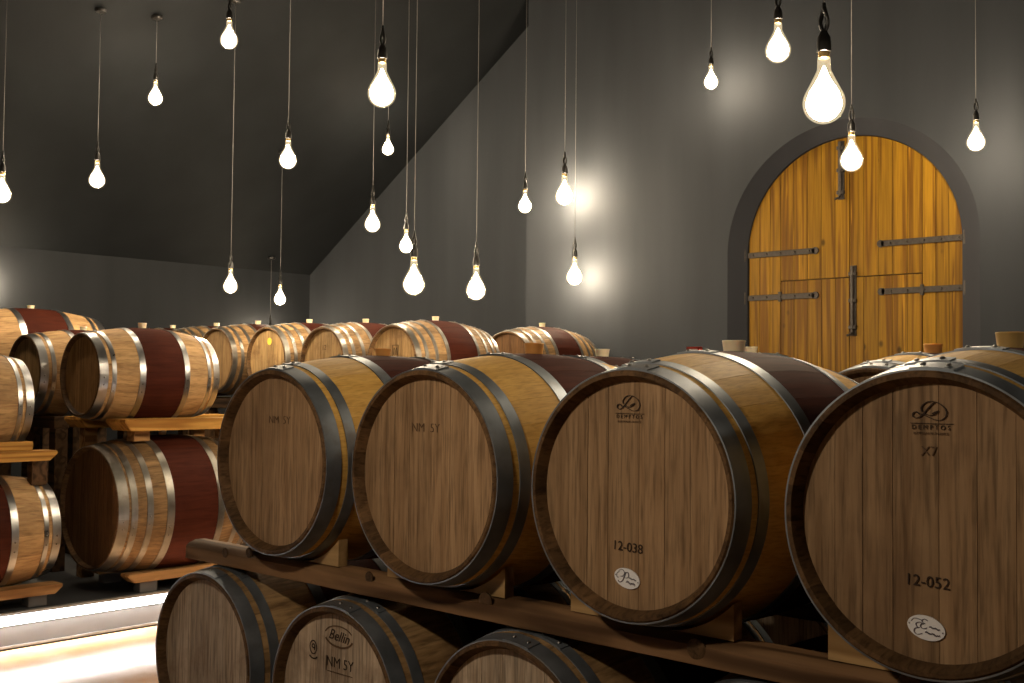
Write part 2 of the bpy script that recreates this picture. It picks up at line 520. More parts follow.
def hoop_mesh(K, y0, y1, idx):
    rnd = random.Random(K.key + str(idx))
    bm = bmesh.new()
    n = 120
    t = 0.0028
    prof = [(y0, K.r(y0) - 0.001), (y0, K.r(y0) + t)]
    steps = 3
    for i in range(1, steps):
        y = y0 + (y1 - y0) * i / steps
        prof.append((y, K.r(y) + t))
    prof += [(y1, K.r(y1) + t), (y1, K.r(y1) - 0.001)]
    rings = [[bm.verts.new((r * math.cos(2 * PI * k / n), y, r * math.sin(2 * PI * k / n))) for k in range(n)] for y, r in prof]
    for a, b in zip(rings, rings[1:]):
        for k in range(n):
            bm.faces.new((a[k], a[(k + 1) % n], b[(k + 1) % n], b[k]))
    # overlapped strip end and its rivets
    a0 = math.radians(K.rivet_deg + rnd.uniform(-6, 6))
    span = 0.085 / K.Re
    m = 8
    ring2 = []
    for i in range(m + 1):
        an = a0 - span / 2 + span * i / m
        ring2.append([bm.verts.new((r * math.cos(an), y, r * math.sin(an))) for y, r in
                      ((y0 + .001, K.r(y0) + t), (y0 + .001, K.r(y0) + 2 * t), (y1 - .001, K.r(y1) + 2 * t), (y1 - .001, K.r(y1) + t))])
    for a, b in zip(ring2, ring2[1:]):
        for k in range(3):
            bm.faces.new((a[k], b[k], b[k + 1], a[k + 1]))
    bm.faces.new(ring2[0]); bm.faces.new(list(reversed(ring2[-1])))
    for s in (-0.28, 0.28):
        an = a0 + s * span
        ym = (y0 + y1) / 2
        rr = K.r(ym) + 2 * t
        o = Vector((rr * math.cos(an), ym, rr * math.sin(an)))
        nr = Vector((math.cos(an), 0, math.sin(an)))
        mt = Matrix.Translation(o) @ nr.to_track_quat('Z', 'Y').to_matrix().to_4x4()
        r = bmesh.ops.create_uvsphere(bm, u_segments=10, v_segments=6, radius=0.0062, matrix=mt @ Matrix.Diagonal((1, 1, 0.75, 1)))
        for v in r['verts']:
            for f in v.link_faces:
                f.material_index = 1
    return to_mesh(bm, 'hoop', [M[K.hoop], M['rivet']], True, math.radians(35))

def bung_mesh(K, mat, rad=0.029, h=0.028):
    bm = bmesh.new()
    add_lathe_z(bm, [(rad * 0.80, -0.02), (rad * 0.86, 0.0), (rad * 0.97, h - 0.004), (rad, h - 0.002), (rad * 0.97, h), (rad * 0.6, h), (rad * 0.5, h - 0.004), (rad * 0.05, h - 0.004)], 24, 0, True, True)
    return to_mesh(bm, 'bung', [mat], True, math.radians(35))

BARRELS = []
def barrel(K, x, y, z, label, group, bung='bung_cream', head=None, scale=1.0, far_head=True, bung_size=(0.029, 0.028)):
    """x, y, z: centre of the near rim (z above the floor); the axis runs along +Y"""
    c = K.cache
    head = head or K.head
    if 'st' not in c:
        c['st'] = stave_mesh(K)
        c['hoops'] = [hoop_mesh(K, a, b, i) for i, (a, b) in enumerate(K.hoops)]
        c['hoops'] += [hoop_mesh(K, K.L - b, K.L - a, i + 20) for i, (a, b) in enumerate(K.hoops)]
    if ('head', head) not in c:
        c[('head', head)] = head_mesh(K, M[head])
    bk = ('bung', bung, bung_size)
    if bk not in c:
        c[bk] = bung_mesh(K, M[bung], *bung_size)
    root = thing('wine_barrel', label, 'barrel', (x, y, z - K.Rb * scale), group)
    root.scale = (scale,) * 3
    up = (0, 0, K.Rb)
    link('staves', c['st'], root, up)
    h = link('head', c[('head', head)], root, (0, K.depth, K.Rb))
    if far_head:
        link('head', c[('head', head)], root, (0, K.L - K.depth - 0.02, K.Rb))
    for me in c['hoops']:
        link('hoop', me, root, up)
    b = link('bung', c[bk], root, (0, K.L / 2, K.Rb * 2))
    BARRELS.append(root)
    return root, h

HF = [(0.004, 0.052), (0.074, 0.108), (0.280, 0.322)]
KF = Kind('front', 0.94, 0.2905, 0.347, HF, (0.318, 0.622), 'wood_gold', 'rim', 'head', 'hoop_dark', rivet_deg=92)
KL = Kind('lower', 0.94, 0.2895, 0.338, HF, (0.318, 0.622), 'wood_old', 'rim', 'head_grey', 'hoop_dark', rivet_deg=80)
KB = Kind('bright', 0.94, 0.2895, 0.347, [(0.004, 0.060), (0.085, 0.115), (0.275, 0.318)], (0.315, 0.625), 'wood_tan', 'rim', 'head_tan', 'hoop_bright', rivet_deg=-12)
KP = Kind('puncheon', 1.10, 0.417, 0.485, [(0.004, 0.070), (0.086, 0.128), (0.190, 0.232), (0.328, 0.380)], (0.378, 0.722), 'wood_shaded', 'rim', 'head_dark', 'hoop_warm', staves=32, rivet_deg=-12)
KM = Kind('back', 0.94, 0.2895, 0.347, [(0.004, 0.050), (0.085, 0.115), (0.175, 0.205), (0.285, 0.318)], (0.315, 0.625), 'wood_old', 'rim_old', 'head_pale', 'hoop_warm', rivet_deg=86)

SP = 0.704
FX = [-3.0 + SP * i for i in range(4)]
FY, FZ = 2.109, H0 - 0.2612
gF = 'upper row of barrels along the dark timber'
F = []
for i, (lab, bu, bs) in enumerate((
        ('oak barrel on the dark timber, last of the upper row, next to the aisle', 'bung_amber', (0.029, 0.024)),
        ('oak barrel on the dark timber with diagonal scratches across its unlabelled head', 'bung_amber', (0.031, 0.032)),
        ('oak barrel on the dark timber stencilled 12-038 with white oval plate', 'bung_cream', (0.031, 0.028)),
        ('largest oak barrel in view, stencilled 12-052, with white oval plate', 'bung_olive', (0.031, 0.034)))):
    F.append(barrel(KF, FX[i], FY, FZ, lab, gF, bung=bu, bung_size=bs))
gL = 'lower row of barrels under the dark timber'
LX = [-3.39 + SP * i for i in range(4)]
Lw = []
for i, lab in enumerate(('greyed barrel under the dark timber, beside the lit floor',
                         'greyed barrel under the dark timber with an oval script stamp on its head',
                         'greyed barrel under the dark timber of which only the rim top shows',
                         'barrel in the dark below the gap between the 12-038 and 12-052 barrels')):
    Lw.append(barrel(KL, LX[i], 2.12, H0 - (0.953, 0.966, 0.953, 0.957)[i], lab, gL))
gR = 'barrels in the row behind the front row'
R2X = [-2.93, -2.23, -1.53, -0.83]
for i, (lab, bu) in enumerate((
        ('barrel behind the scratched barrel with a cream bung just showing', 'bung_cream'),
        ('barrel hidden behind the 12-038 barrel with a small red-edged tag on top', 'bung_cream'),
        ('barrel between the 12-038 and 12-052 barrels, in front of the door', 'bung_amber'),
        ('barrel directly behind the 12-052 barrel in the second row', 'bung_cream'))):
    barrel(KF, R2X[i], 3.25, H0 - 0.238, lab, gR, bung=bu, bung_size=(0.031, 0.030))
for x, lab in ((-2.58, 'lower second-row barrel added to darken the gaps behind the scratched barrel'),
               (-1.88, 'lower second-row barrel added to darken the gaps behind the 12-038 barrel'),
               (-1.18, 'lower second-row barrel added to darken the gap between the 12-038 and 12-052 barrels')):
    barrel(KL, x, 3.25, H0 - 0.953, lab, gR)  # nearly unseen barrels added so the gaps behind the front row stay dark
gM = 'upper barrels of the rack by the back wall'
mx = [(-6.63, 0.138), (-7.50, 0.145), (-8.29, 0.165), (-9.09, 0.175), (-9.80, 0.175), (-10.62, 0.175)]
ml = ['pale barrel with a square stamp on its head and wide red band',
      'barrel in the back rack next to the square-stamped one, dark streaks on its pale head',
      'barrel in the back rack with a yellow round sticker on its head',
      'brown-headed barrel in the back rack, half covered by the bright-hooped barrel',
      'barrel in the back rack peeping over the bright-hooped barrel, second from the far wall',
      'barrel at the end of the back rack against the side wall']
MB = []
for i, ((x, z), lab) in enumerate(zip(mx, ml)):
    MB.append(barrel(KM, x, 5.78, H0 + z, lab, gM, head='head_tan' if i == 3 else 'head_pale', bung_size=(0.029, 0.032)))
ME = barrel(KM, -6.54, 6.98, H0 + 0.135, 'barrel with dark head and glossy red band behind the square-stamped barrel', gM, head='head_dark', bung_size=(0.029, 0.034))
gS = 'barrels of the stacks along the lit plinth'
AU = barrel(KB, -7.507, 2.328, H0 - 0.173, 'bright-hooped barrel cut by the picture edge, upper of its stack by the aisle', gS)
AL = barrel(KB, -7.39, 2.385, H0 - 0.995, 'bright-hooped red-banded barrel low at the picture edge, over the light strip', gS, scale=1.08)
BU = barrel(KB, -7.54, 3.72, H0 + 0.015, 'bright-hooped barrel with full red band on the golden plank, tan head in view', gS, bung_size=(0.031, 0.036))
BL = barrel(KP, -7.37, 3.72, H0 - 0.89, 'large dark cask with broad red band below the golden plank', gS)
CC = barrel(KB, -8.54, 3.77, H0 + 0.025, 'bright-hooped barrel partly behind the red-banded one on the golden plank', gS)
DD = barrel(KB, -9.34, 3.635, H0 + 0.17, 'red-banded barrel standing highest against the side wall, cream bung on top', gS, scale=1.15, bung_size=(0.026, 0.022))

# ------------------------------------------------------------------ writing on the heads
def text_mesh(txt, size, mat, shear=0.0, space=1.0, name='lettering', bold=0.0):
    cu = bpy.data.curves.new('t', 'FONT')
    cu.body = txt; cu.size = size; cu.align_x = 'CENTER'; cu.align_y = 'CENTER'
    cu.shear = shear; cu.space_character = space; cu.extrude = 0.0004; cu.offset = bold
    cu.resolution_u = 3
    o = bpy.data.objects.new('t', cu)
    COL.objects.link(o)
    bpy.context.view_layer.update()
    me = bpy.data.meshes.new_from_object(o)
    bpy.data.objects.remove(o); bpy.data.curves.remove(cu)
    me.transform(Matrix.Rotation(PI / 2, 4, 'X'))
    me.materials.clear(); me.materials.append(mat)
    me.name = name
    return me

def spline(pts, closed=False, k=8):
    P = [Vector((a, b)) for a, b in pts]
    n = len(P); out = []
    for i in range(n if closed else n - 1):
        if closed:
            p0, p1, p2, p3 = P[i - 1], P[i], P[(i + 1) % n], P[(i + 2) % n]
        else:
            p0, p1, p2, p3 = P[max(i - 1, 0)], P[i], P[i + 1], P[min(i + 2, n - 1)]
        for j in range(k):
            t = j / k
            out.append(0.5 * ((2 * p1) + (p2 - p0) * t + (2 * p0 - 5 * p1 + 4 * p2 - p3) * t * t + (3 * p1 - p0 - 3 * p2 + p3) * t ** 3))
    if not closed:
        out.append(P[-1])
    return out

def stroke(bm, pts, w, closed=False, smooth=True, taper=False):
    """flat ribbon in the XZ plane, facing -Y, 0.8 mm proud"""
    P = spline(pts, closed) if smooth else [Vector(q) for q in pts]
    n = len(P)
    Lr = []
    for i in range(n):
        a = P[i - 1] if (i > 0 or closed) else P[0]
        b = P[(i + 1) % n] if (i < n - 1 or closed) else P[-1]
        d = (b - a)
        d = d.normalized() if d.length > 1e-9 else Vector((1, 0))
        ww = w * (0.35 + 0.65 * abs(d.y)) if taper else w
        q = Vector((-d.y, d.x)) * ww / 2
        Lr.append((P[i] + q, P[i] - q))
    V = [[bm.verts.new((v.x, yy, v.y)) for v in lr for yy in (-0.0008, 0.0002)] for lr in Lr]
    for i in range(n if closed else n - 1):
        a, b = V[i], V[(i + 1) % n]
        bm.faces.new((a[0], b[0], b[2], a[2]))
        bm.faces.new((a[1], a[3], b[3], b[1]))
        bm.faces.new((a[0], a[1], b[1], b[0]))
        bm.faces.new((a[2], b[2], b[3], a[3]))

def mark(root_head, name, me, dx, dz, tilt=0.0, extra=0.0014):
    root, head = root_head
    o = link(name, me, root, (head.location.x + dx, head.location.y - extra, head.location.z + dz))
    o.rotation_euler = (0, tilt, 0)
    return o

def logo_mesh(s=1.0):
    bm = bmesh.new()
    # one flourish: small loop, crossing stroke, big open oval
    p = [(-0.028, -0.004), (-0.036, 0.002), (-0.044, -0.001), (-0.045, -0.009), (-0.037, -0.013), (-0.027, -0.010), (-0.018, -0.002),
         (-0.008, 0.010), (0.003, 0.021), (0.010, 0.027)]
    q = [(-0.022, 0.003), (-0.024, 0.012), (-0.017, 0.022), (-0.004, 0.028), (0.012, 0.027), (0.028, 0.019), (0.038, 0.007), (0.038, -0.006),
         (0.028, -0.016), (0.012, -0.017), (-0.006, -0.010), (-0.020, -0.004), (-0.030, -0.003)]
    r = [(-0.016, -0.002), (-0.002, -0.006), (0.010, -0.003), (0.019, 0.005), (0.012, 0.003), (0.003, -0.002)]
    for pts in (p, q, r):
        stroke(bm, [(a * s, b * s) for a, b in pts], 0.0036 * s, taper=True)
    stroke(bm, [(-0.052 * s, -0.026 * s), (0.056 * s, -0.026 * s)], 0.0013 * s, smooth=False)
    return to_mesh(bm, 'emblem', [M['ink']])

lg = logo_mesh(0.78)
for rh, ink, dx, ex in ((F[2], 'ink', -0.010, 0), (F[3], 'ink', 0.004, 1)):
    mark(rh, 'emblem', lg, dx, 0.209)
    mark(rh, 'maker_name', text_mesh('DEMPTOS', 0.0125, M[ink], space=1.55, bold=0.0), dx, 0.181)
    mark(rh, 'maker_line', text_mesh('BORDEAUX-FRANCE', 0.0066, M['ink_faint'], space=1.15), dx, 0.1695)
mark(F[3], 'stamp', text_mesh('X7', 0.026, M['ink_faint'], space=1.05), 0.0, 0.135)
mark(F[2], 'stencil', text_mesh('12-038', 0.031, M['ink'], space=1.02), -0.013, -0.124, math.radians(2))
mark(F[3], 'stencil', text_mesh('12-052', 0.031, M['ink'], space=1.02), -0.004, -0.114, math.radians(1))
nm = text_mesh('NM  5Y', 0.036, M['ink_faint'], bold=-0.0006)
mark(F[1], 'stamp', nm, -0.007, 0.130)
mark(F[0], 'stamp', nm, 0.017, 0.131)

def plate_mesh(a=0.037, b=0.023):
    bm = bmesh.new()
    pts = [(a * math.cos(2 * PI * k / 48), b * math.sin(2 * PI * k / 48)) for k in range(48)]
    add_prism(bm, pts, 'Y', -0.0016, 0.001)
    return to_mesh(bm, 'plate', [M['plate']])
plm = plate_mesh()
def scribble(bm, x0, x1, z, h, n, w=0.0012):
    pts = []
    for i in range(n * 2 + 1):
        pts.append((x0 + (x1 - x0) * i / (n * 2), z + (h if i % 2 else -h) * (0.6 + 0.4 * math.sin(i * 2.3))))
    stroke(bm, pts, w)
def plate_letter(kind):
    bm = bmesh.new()
    dots = [(-0.033, 0.0), (0.033, 0.0)]
    if kind == 'P':
        stroke(bm, [(-0.024, 0.010), (-0.030, 0.004), (-0.028, -0.004), (-0.022, -0.003)], 0.0012)
        stroke(bm, [(-0.026, 0.012), (-0.016, 0.017), (-0.009, 0.012), (-0.011, 0.004), (-0.019, 0.000), (-0.010, 0.002)], 0.0018, taper=True)
        stroke(bm, [(-0.005, 0.014), (-0.007, 0.004), (-0.011, -0.008), (-0.018, -0.014), (-0.024, -0.011)], 0.0026, taper=True)
        stroke(bm, [(-0.007, 0.009), (-0.001, 0.015), (0.004, 0.010), (0.003, 0.003), (-0.004, 0.000)], 0.0024, taper=True)
        scribble(bm, 0.006, 0.027, 0.003, 0.0018, 7)
        scribble(bm, 0.000, 0.026, -0.008, 0.0034, 6, 0.0014)
    else:
        for ox, oz, s in ((-0.004, 0.007, 0.9), (-0.013, -0.004, 1.15)):
            stroke(bm, [(ox + s * u, oz + s * v) for u, v in ((0.006, 0.008), (0.000, 0.010), (-0.006, 0.006), (-0.003, 0.001), (0.001, 0.001),
                        (-0.006, -0.002), (-0.007, -0.008), (-0.001, -0.011), (0.007, -0.007))], 0.0022, taper=True)
        stroke(bm, [(-0.030, 0.005), (-0.026, 0.011), (-0.018, 0.013), (-0.010, 0.012)], 0.001)
        scribble(bm, 0.006, 0.027, 0.004, 0.0018, 8)
        scribble(bm, 0.000, 0.029, -0.008, 0.0022, 9)
    for x, z in dots:
        stroke(bm, [(x - 0.0012, z), (x + 0.0012, z)], 0.0024, smooth=False)
    return to_mesh(bm, 'lettering', [M['ink_plate']])
for rh, k, dx, dz, tl in ((F[2], 'P', -0.013, -0.196, 10), (F[3], 'E', -0.006, -0.201, 9)):
    o = mark(rh, 'oval_plate', plm, dx, dz, math.radians(tl))
    l = link('lettering', plate_letter(k), o, (0, -0.0017, 0))

# lower row stamps
mark(Lw[1], 'stamp', text_mesh('NM 5Y', 0.044, M['ink'], bold=-0.0004), 0.010, 0.120)
bm = bmesh.new()
stroke(bm, [(-0.058, 0), (0.060, 0)], 0.0018, smooth=False)
stroke(bm, [(-0.064, 0.045), (-0.064, 0.0)], 0.0016, smooth=False)
mark(Lw[1], 'stamp_line', to_mesh(bm, 'stamp_line', [M['ink_faint']]), 0.010, 0.092)
mark(Lw[1], 'script_stamp', text_mesh('Bellin', 0.044, M['ink'], shear=0.35), 0.004, 0.200, math.radians(4))
bm = bmesh.new()
for a0, a1, rx, rz, w in ((200, 345, 0.066, 0.031, 0.005), (25, 165, 0.066, 0.031, 0.003)):
    stroke(bm, [(rx * math.cos(math.radians(a0 + (a1 - a0) * i / 10)), rz * math.sin(math.radians(a0 + (a1 - a0) * i / 10))) for i in range(11)], w)
mark(Lw[1], 'stamp_oval', to_mesh(bm, 'stamp_oval', [M['ink_faint']]), 0.004, 0.200)
bm = bmesh.new()
stroke(bm, [(0.016 * math.cos(2 * PI * i / 12), 0.020 * math.sin(2 * PI * i / 12)) for i in range(12)], 0.003, True)
stroke(bm, [(0.006, -0.008), (0.008, 0.004), (0.0, 0.010), (-0.006, 0.004), (0.0, -0.002), (0.008, 0.002)], 0.0035)
stroke(bm, [(-0.018, -0.027), (-0.006, -0.033), (0.008, -0.033), (0.02, -0.027)], 0.004)
mark(Lw[1], 'round_stamp', to_mesh(bm, 'round_stamp', [M['ink']]), -0.118, 0.150)
# back rack marks
bm = bmesh.new()
stroke(bm, [(-0.032, -0.045), (0.032, -0.045), (0.032, 0.045), (-0.032, 0.045)], 0.006, True, False)
stroke(bm, [(-0.020, -0.030), (-0.014, 0.026), (0.0, 0.002), (0.014, 0.026), (0.020, -0.030)], 0.006, smooth=False)
stroke(bm, [(0.0, 0.002), (0.0, -0.03)], 0.005, smooth=False)
mark(MB[0], 'square_stamp', to_mesh(bm, 'square_stamp', [M['ink']]), 0.020, 0.090)
bm = bmesh.new()
add_prism(bm, [(0.032 * math.cos(2 * PI * k / 32), 0.032 * math.sin(2 * PI * k / 32)) for k in range(32)], 'Y', -0.001, 0.001)
mark(MB[2], 'sticker', to_mesh(bm, 'sticker', [M['sticker']]), 0.02, 0.165)
mark(MB[1], 'stamp', text_mesh('12', 0.06, M['ink_faint']), 0.0, 0.12)

# ------------------------------------------------------------------ timbers, planks, chocks
def log_mesh(x0, x1, y0, y1, z0, z1, mat, seed=1, name='timber', rag=0.006):
    """a sawn timber with waney, worn edges along X"""
    rnd = random.Random(seed)
    bm = bmesh.new()
    Lt = tint_layer(bm)
    n = int((x1 - x0) / 0.05)
    w, h = y1 - y0, z1 - z0
    base = [(0.02, 0), (0.98, 0), (1.0, 0.04), (1.0, 0.90), (0.90, 1.0), (0.45, 1.0), (0.16, 0.93), (0.0, 0.70), (0.0, 0.12), (0.01, 0.03)]
    ph = [rnd.uniform(0, 6) for _ in base]
    fr = [rnd.uniform(1.5, 4.5) for _ in base]
    rings = []
    for i in range(n + 1):
        x = x0 + (x1 - x0) * i / n
        ring = []
        for j, (u, v) in enumerate(base):
            a = rag * (0.6 * math.sin(fr[j] * x * 2 + ph[j]) + 0.4 * math.sin(fr[j] * x * 5.3 + 2 * ph[j]))
            yy = y0 + u * w + (abs(a) if u < 0.5 else -abs(a)) * (1 if 0.03 < v < 0.97 else 0.3)
            zz = z0 + v * h + (-abs(a) if (v > 0.9 and u < 0.3) else 0) * 0.9
            ring.append(bm.verts.new((x, yy, zz)))
        rings.append(ring)
    m = len(base)
    for a, b in zip(rings, rings[1:]):
        for k in range(m):
            f = bm.faces.new((a[k], a[(k + 1) % m], b[(k + 1) % m], b[k])); f[Lt] = 0.5
    bm.faces.new(rings[0]); bm.faces.new(list(reversed(rings[-1])))
    return to_mesh(bm, name, [mat], True, math.radians(38))

tb = FZ - KF.r(0.16) + 0.004
def knot_mesh():
    bm = bmesh.new()
    add_lathe_z(bm, [(0.026, 0.0), (0.024, 0.006), (0.016, 0.009), (0.010, 0.006), (0.001, 0.008)], 18, 0, True, True)
    bmesh.ops.rotate(bm, verts=bm.verts[:], matrix=Matrix.Rotation(PI / 2, 3, 'X'))
    Lt = tint_layer(bm)
    for f in bm.faces:
        f[Lt] = 0.1
    return to_mesh(bm, 'knot', [M['rim']], True)
ft = thing('rack_timber', 'long dark rough-sawn timber carrying the front upper row of barrels', 'timber', (-1.5, 2.26, H0 - 0.640), 'timbers under the front row')
ftm = log_mesh(-2.11, 2.1, -0.07, 0.02, 0.0, tb - (H0 - 0.640), M['timber_dark'], 3)
link('timber_body', ftm, ft)
kn = knot_mesh()
for kx, kz in ((-1.86, 0.045), (-1.72, 0.060), (-1.10, 0.055), (-0.62, 0.05), (0.05, 0.035), (0.55, 0.05)):
    o = link('knot', kn, ft, (kx, -0.0655, kz)); o.scale = ((1.0, 0.35, 1.0) if kx > -0.9 else (0.7, 0.35, 0.7))
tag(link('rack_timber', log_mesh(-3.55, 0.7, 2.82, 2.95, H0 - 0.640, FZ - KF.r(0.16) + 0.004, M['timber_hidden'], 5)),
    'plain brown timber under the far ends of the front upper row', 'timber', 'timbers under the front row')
PLAT = 0.235
lt = H0 - 0.957 - KL.r(0.15) + 0.004
for yy, nm_ in ((3.38, 'near'), (3.94, 'far')):
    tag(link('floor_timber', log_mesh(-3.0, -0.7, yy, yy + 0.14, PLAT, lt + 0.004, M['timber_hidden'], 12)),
        'timber on the platform under the %s ends of the added lower second-row barrels' % nm_, 'timber', 'timbers under the lower row')
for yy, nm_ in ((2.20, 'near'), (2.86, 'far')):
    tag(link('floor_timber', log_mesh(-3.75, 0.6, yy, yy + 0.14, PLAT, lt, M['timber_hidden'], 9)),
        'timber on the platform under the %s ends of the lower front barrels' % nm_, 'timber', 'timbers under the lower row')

def chock(rad, a, b, ybot, t=0.11, flip=False):
    """block with a hollowed top that hugs a barrel of radius rad; a..b offset from the axis, ybot below it"""
    bm = bmesh.new()
    Lt = tint_layer(bm)
    pts = [(a, ybot)]
    m = 10
    for i in range(m + 1):
        u = a + (b - a) * i / m
        pts.append((u, -math.sqrt(rad * rad - u * u) - 0.0015))
    pts.append((b, ybot))
    pts = [p for i, p in enumerate(pts) if i == 0 or (abs(p[0] - pts[i - 1][0]) + abs(p[1] - pts[i - 1][1])) > 1e-5]
    if flip:
        pts = [(-u, v) for u, v in pts]
    for f in add_prism(bm, pts, 'Y', -t / 2, t / 2):
        f[Lt] = 0.5
    return to_mesh(bm, 'chock', [M['chock']])
names = ['the last upper barrel by the aisle', 'the scratched-head barrel', 'the 12-038 barrel', 'the 12-052 barrel']
for i in range(4):
    rad = KF.r(0.165) + 0.001
    for flip in (True, False):
        if i == 3 and not flip:
            continue
        me = chock(rad, 0.055, 0.225 if not flip else 0.25, tb - FZ + 0.001, 0.035, flip)
        o = link('wedge_block', me, None, (FX[i], 2.235, FZ))
        tag(o, 'pale wooden wedge block under the %s of %s' % ('aisle-facing side' if flip else 'door-facing side', names[i]), 'block', 'wedge blocks on the dark timber')

def plank_mesh(w, L, t, mat, ch=0.05, batten=None):
    """plank along Y with undercut chamfered ends; origin at its underside corner"""
    bm = bmesh.new()
    Lt = tint_layer(bm)
    pts = [(ch, 0), (L - ch, 0), (L - 0.006, t * 0.62), (L, t * 0.75), (L - 0.004, t), (0.004, t), (0, t * 0.75), (0.006, t * 0.62)]
    for f in add_prism(bm, pts, 'X', 0, w):
        f[Lt] = 0.4
    bmesh.ops.bevel(bm, geom=[e for e in bm.edges if abs((e.verts[0].co - e.verts[1].co).x) < 1e-6], offset=0.004, segments=2, affect='EDGES')
    return to_mesh(bm, 'plank', [mat], True, math.radians(30))

def block_mesh(x, y, z, mat, taper=0.0):
    bm = bmesh.new()
    add_box(bm, -x / 2, x / 2, -y / 2, y / 2, 0, z, 0, 0.004, 0.5)
    return to_mesh(bm, 'block', [mat], True, math.radians(30))

gP = 'support planks of the stacks along the plinth'
gB = 'spacer blocks of the stacks along the plinth'
def plank(x0, x1, y0, y1, z0, z1, mat, label):
    o = link('support_plank', plank_mesh(x1 - x0, y1 - y0, z1 - z0, M[mat]), None, (x0, y0, z0))
    return tag(o, label, 'plank', gP)
def block(x, y, z0, z1, wx, wy, label, mat='plank_brown'):
    o = link('spacer_block', block_mesh(wx, wy, z1 - z0, M[mat]), None, (x, y, z0))
    return tag(o, label, 'block', gB)
ZB = H0
# stack A (cut by the picture edge)
plank(-7.22, -7.08, 0.9, 3.42, ZB - 1.385, ZB - 1.325, 'plank_brown', 'low brown plank with tapered tip under the red-banded barrel at the picture edge')
plank(-7.72, -7.58, 0.9, 3.42, ZB - 1.385, ZB - 1.325, 'plank_brown', 'low plank hidden under the wall side of the barrel at the picture edge')
for yy in (1.4, 3.27):
    block(-7.16, yy, PLAT, ZB - 1.385, 0.10, 0.12, 'grey foot block under the tip of the low brown plank' if yy > 2 else 'foot block further along the low brown plank', 'plinth')
    block(-7.65, yy, PLAT, ZB - 1.385, 0.10, 0.12, 'foot block under the wall side plank, %s end' % ('far' if yy > 2 else 'near'), 'plinth')
plank(-7.26, -7.10, 0.8, 3.375, ZB - 0.535, ZB - 0.472, 'plank_y', 'golden plank with tapered tip under the upper barrel at the picture edge')
plank(-7.91, -7.75, 0.8, 3.31, ZB - 0.535, ZB - 0.472, 'plank_y', 'golden plank under the wall side of the upper barrel at the picture edge')
tag(link('batten', plank_mesh(0.10, 2.3, 0.058, M['plank_y'], 0.004), None, (-7.33 + 0.06, 0.945, ZB - 0.472)), 'thin batten lying on the golden plank at the picture edge', 'batten')
tag(link('batten', plank_mesh(0.10, 2.3, 0.058, M['plank_y'], 0.004), None, (-7.84, 0.83, ZB - 0.472)), 'thin batten on the wall side golden plank of the same stack', 'batten')
block(-7.25, 3.31, ZB - 0.70, ZB - 0.536, 0.07, 0.10, 'small brown block between the golden plank tip and the barrel below', 'timber_hidden')
block(-7.85, 3.12, PLAT, ZB - 0.536, 0.08, 0.10, 'tall post under the wall side golden plank')
block(-7.85, 1.2, PLAT, ZB - 0.536, 0.08, 0.10, 'tall post under the near end of the wall side golden plank')
for yy in (4.0, 4.9):
    block(-7.94, yy, PLAT, ZB - 0.364, 0.08, 0.10, 'tall post under the wall side of the red-banded barrel, %s one' % ('nearer' if yy < 4.5 else 'farther'))
# stack B
plank(-7.17, -7.06, 3.86, 5.05, ZB - 1.385, ZB - 1.322, 'plank_brown', 'low brown plank under the large dark cask')
plank(-7.66, -7.55, 3.86, 5.05, ZB - 1.385, ZB - 1.322, 'plank_brown', 'low plank under the wall side of the large dark cask')
for yy in (4.02, 4.8):
    block(-7.12, yy, PLAT, ZB - 1.385, 0.09, 0.13, 'grey foot block under the %s end of the plank below the dark cask' % ('near' if yy < 4.5 else 'far'), 'plinth')
    block(-7.61, yy, PLAT, ZB - 1.385, 0.09, 0.13, 'foot block under the wall side plank of the dark cask, %s end' % ('near' if yy < 4.5 else 'far'), 'plinth')
plank(-7.36, -7.09, 3.83, 5.10, ZB - 0.363, ZB - 0.284, 'plank_y', 'wide golden plank between the dark cask and the red-banded barrel')
plank(-7.98, -7.72, 3.83, 5.10, ZB - 0.363, ZB - 0.284, 'plank_y', 'wide plank under the wall side of the red-banded barrel')
for yy in (4.0, 4.7):
    block(-7.22, yy, ZB - 0.437, ZB - 0.364, 0.10, 0.12, 'brown block under the wide golden plank, %s one' % ('nearer' if yy < 4.5 else 'farther'))

def rack(x0, x1, ys, ztop, zbot, posts, label):
    r = thing('barrel_rack', label, 'rack', ((x0 + x1) / 2, (ys[0] + ys[-1]) / 2, zbot))
    for y in ys:
        bm = bmesh.new()
        add_box(bm, x0, x1, y - 0.06, y + 0.06, ztop - 0.09, ztop, 0, 0.006, 0.5)
        me = to_mesh(bm, 'rail', [M['timber_hidden']])
        me.transform(Matrix.Translation(-Vector(r.location)))
        link('rail', me, r)
        for px in posts:
            bm = bmesh.new()
            add_box(bm, px - 0.05, px + 0.05, y - 0.05, y + 0.05, zbot, ztop - 0.09, 0, 0.005, 0.5)
            me = to_mesh(bm, 'post', [M['timber_hidden']])
            me.transform(Matrix.Translation(-Vector(r.location)))
            link('post', me, r)
    return r
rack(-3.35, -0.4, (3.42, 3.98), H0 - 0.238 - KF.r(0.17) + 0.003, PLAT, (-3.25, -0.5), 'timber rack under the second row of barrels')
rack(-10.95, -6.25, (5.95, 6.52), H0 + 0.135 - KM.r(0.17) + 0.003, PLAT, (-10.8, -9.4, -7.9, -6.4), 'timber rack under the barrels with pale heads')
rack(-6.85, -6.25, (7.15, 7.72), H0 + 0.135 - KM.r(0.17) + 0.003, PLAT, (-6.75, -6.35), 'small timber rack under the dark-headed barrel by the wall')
rack(-8.82, -8.26, (3.95, 4.50), H0 + 0.025 - KB.r(0.18) + 0.003, PLAT, (-8.77, -8.31), 'timber rack under the half-hidden bright-hooped barrel')
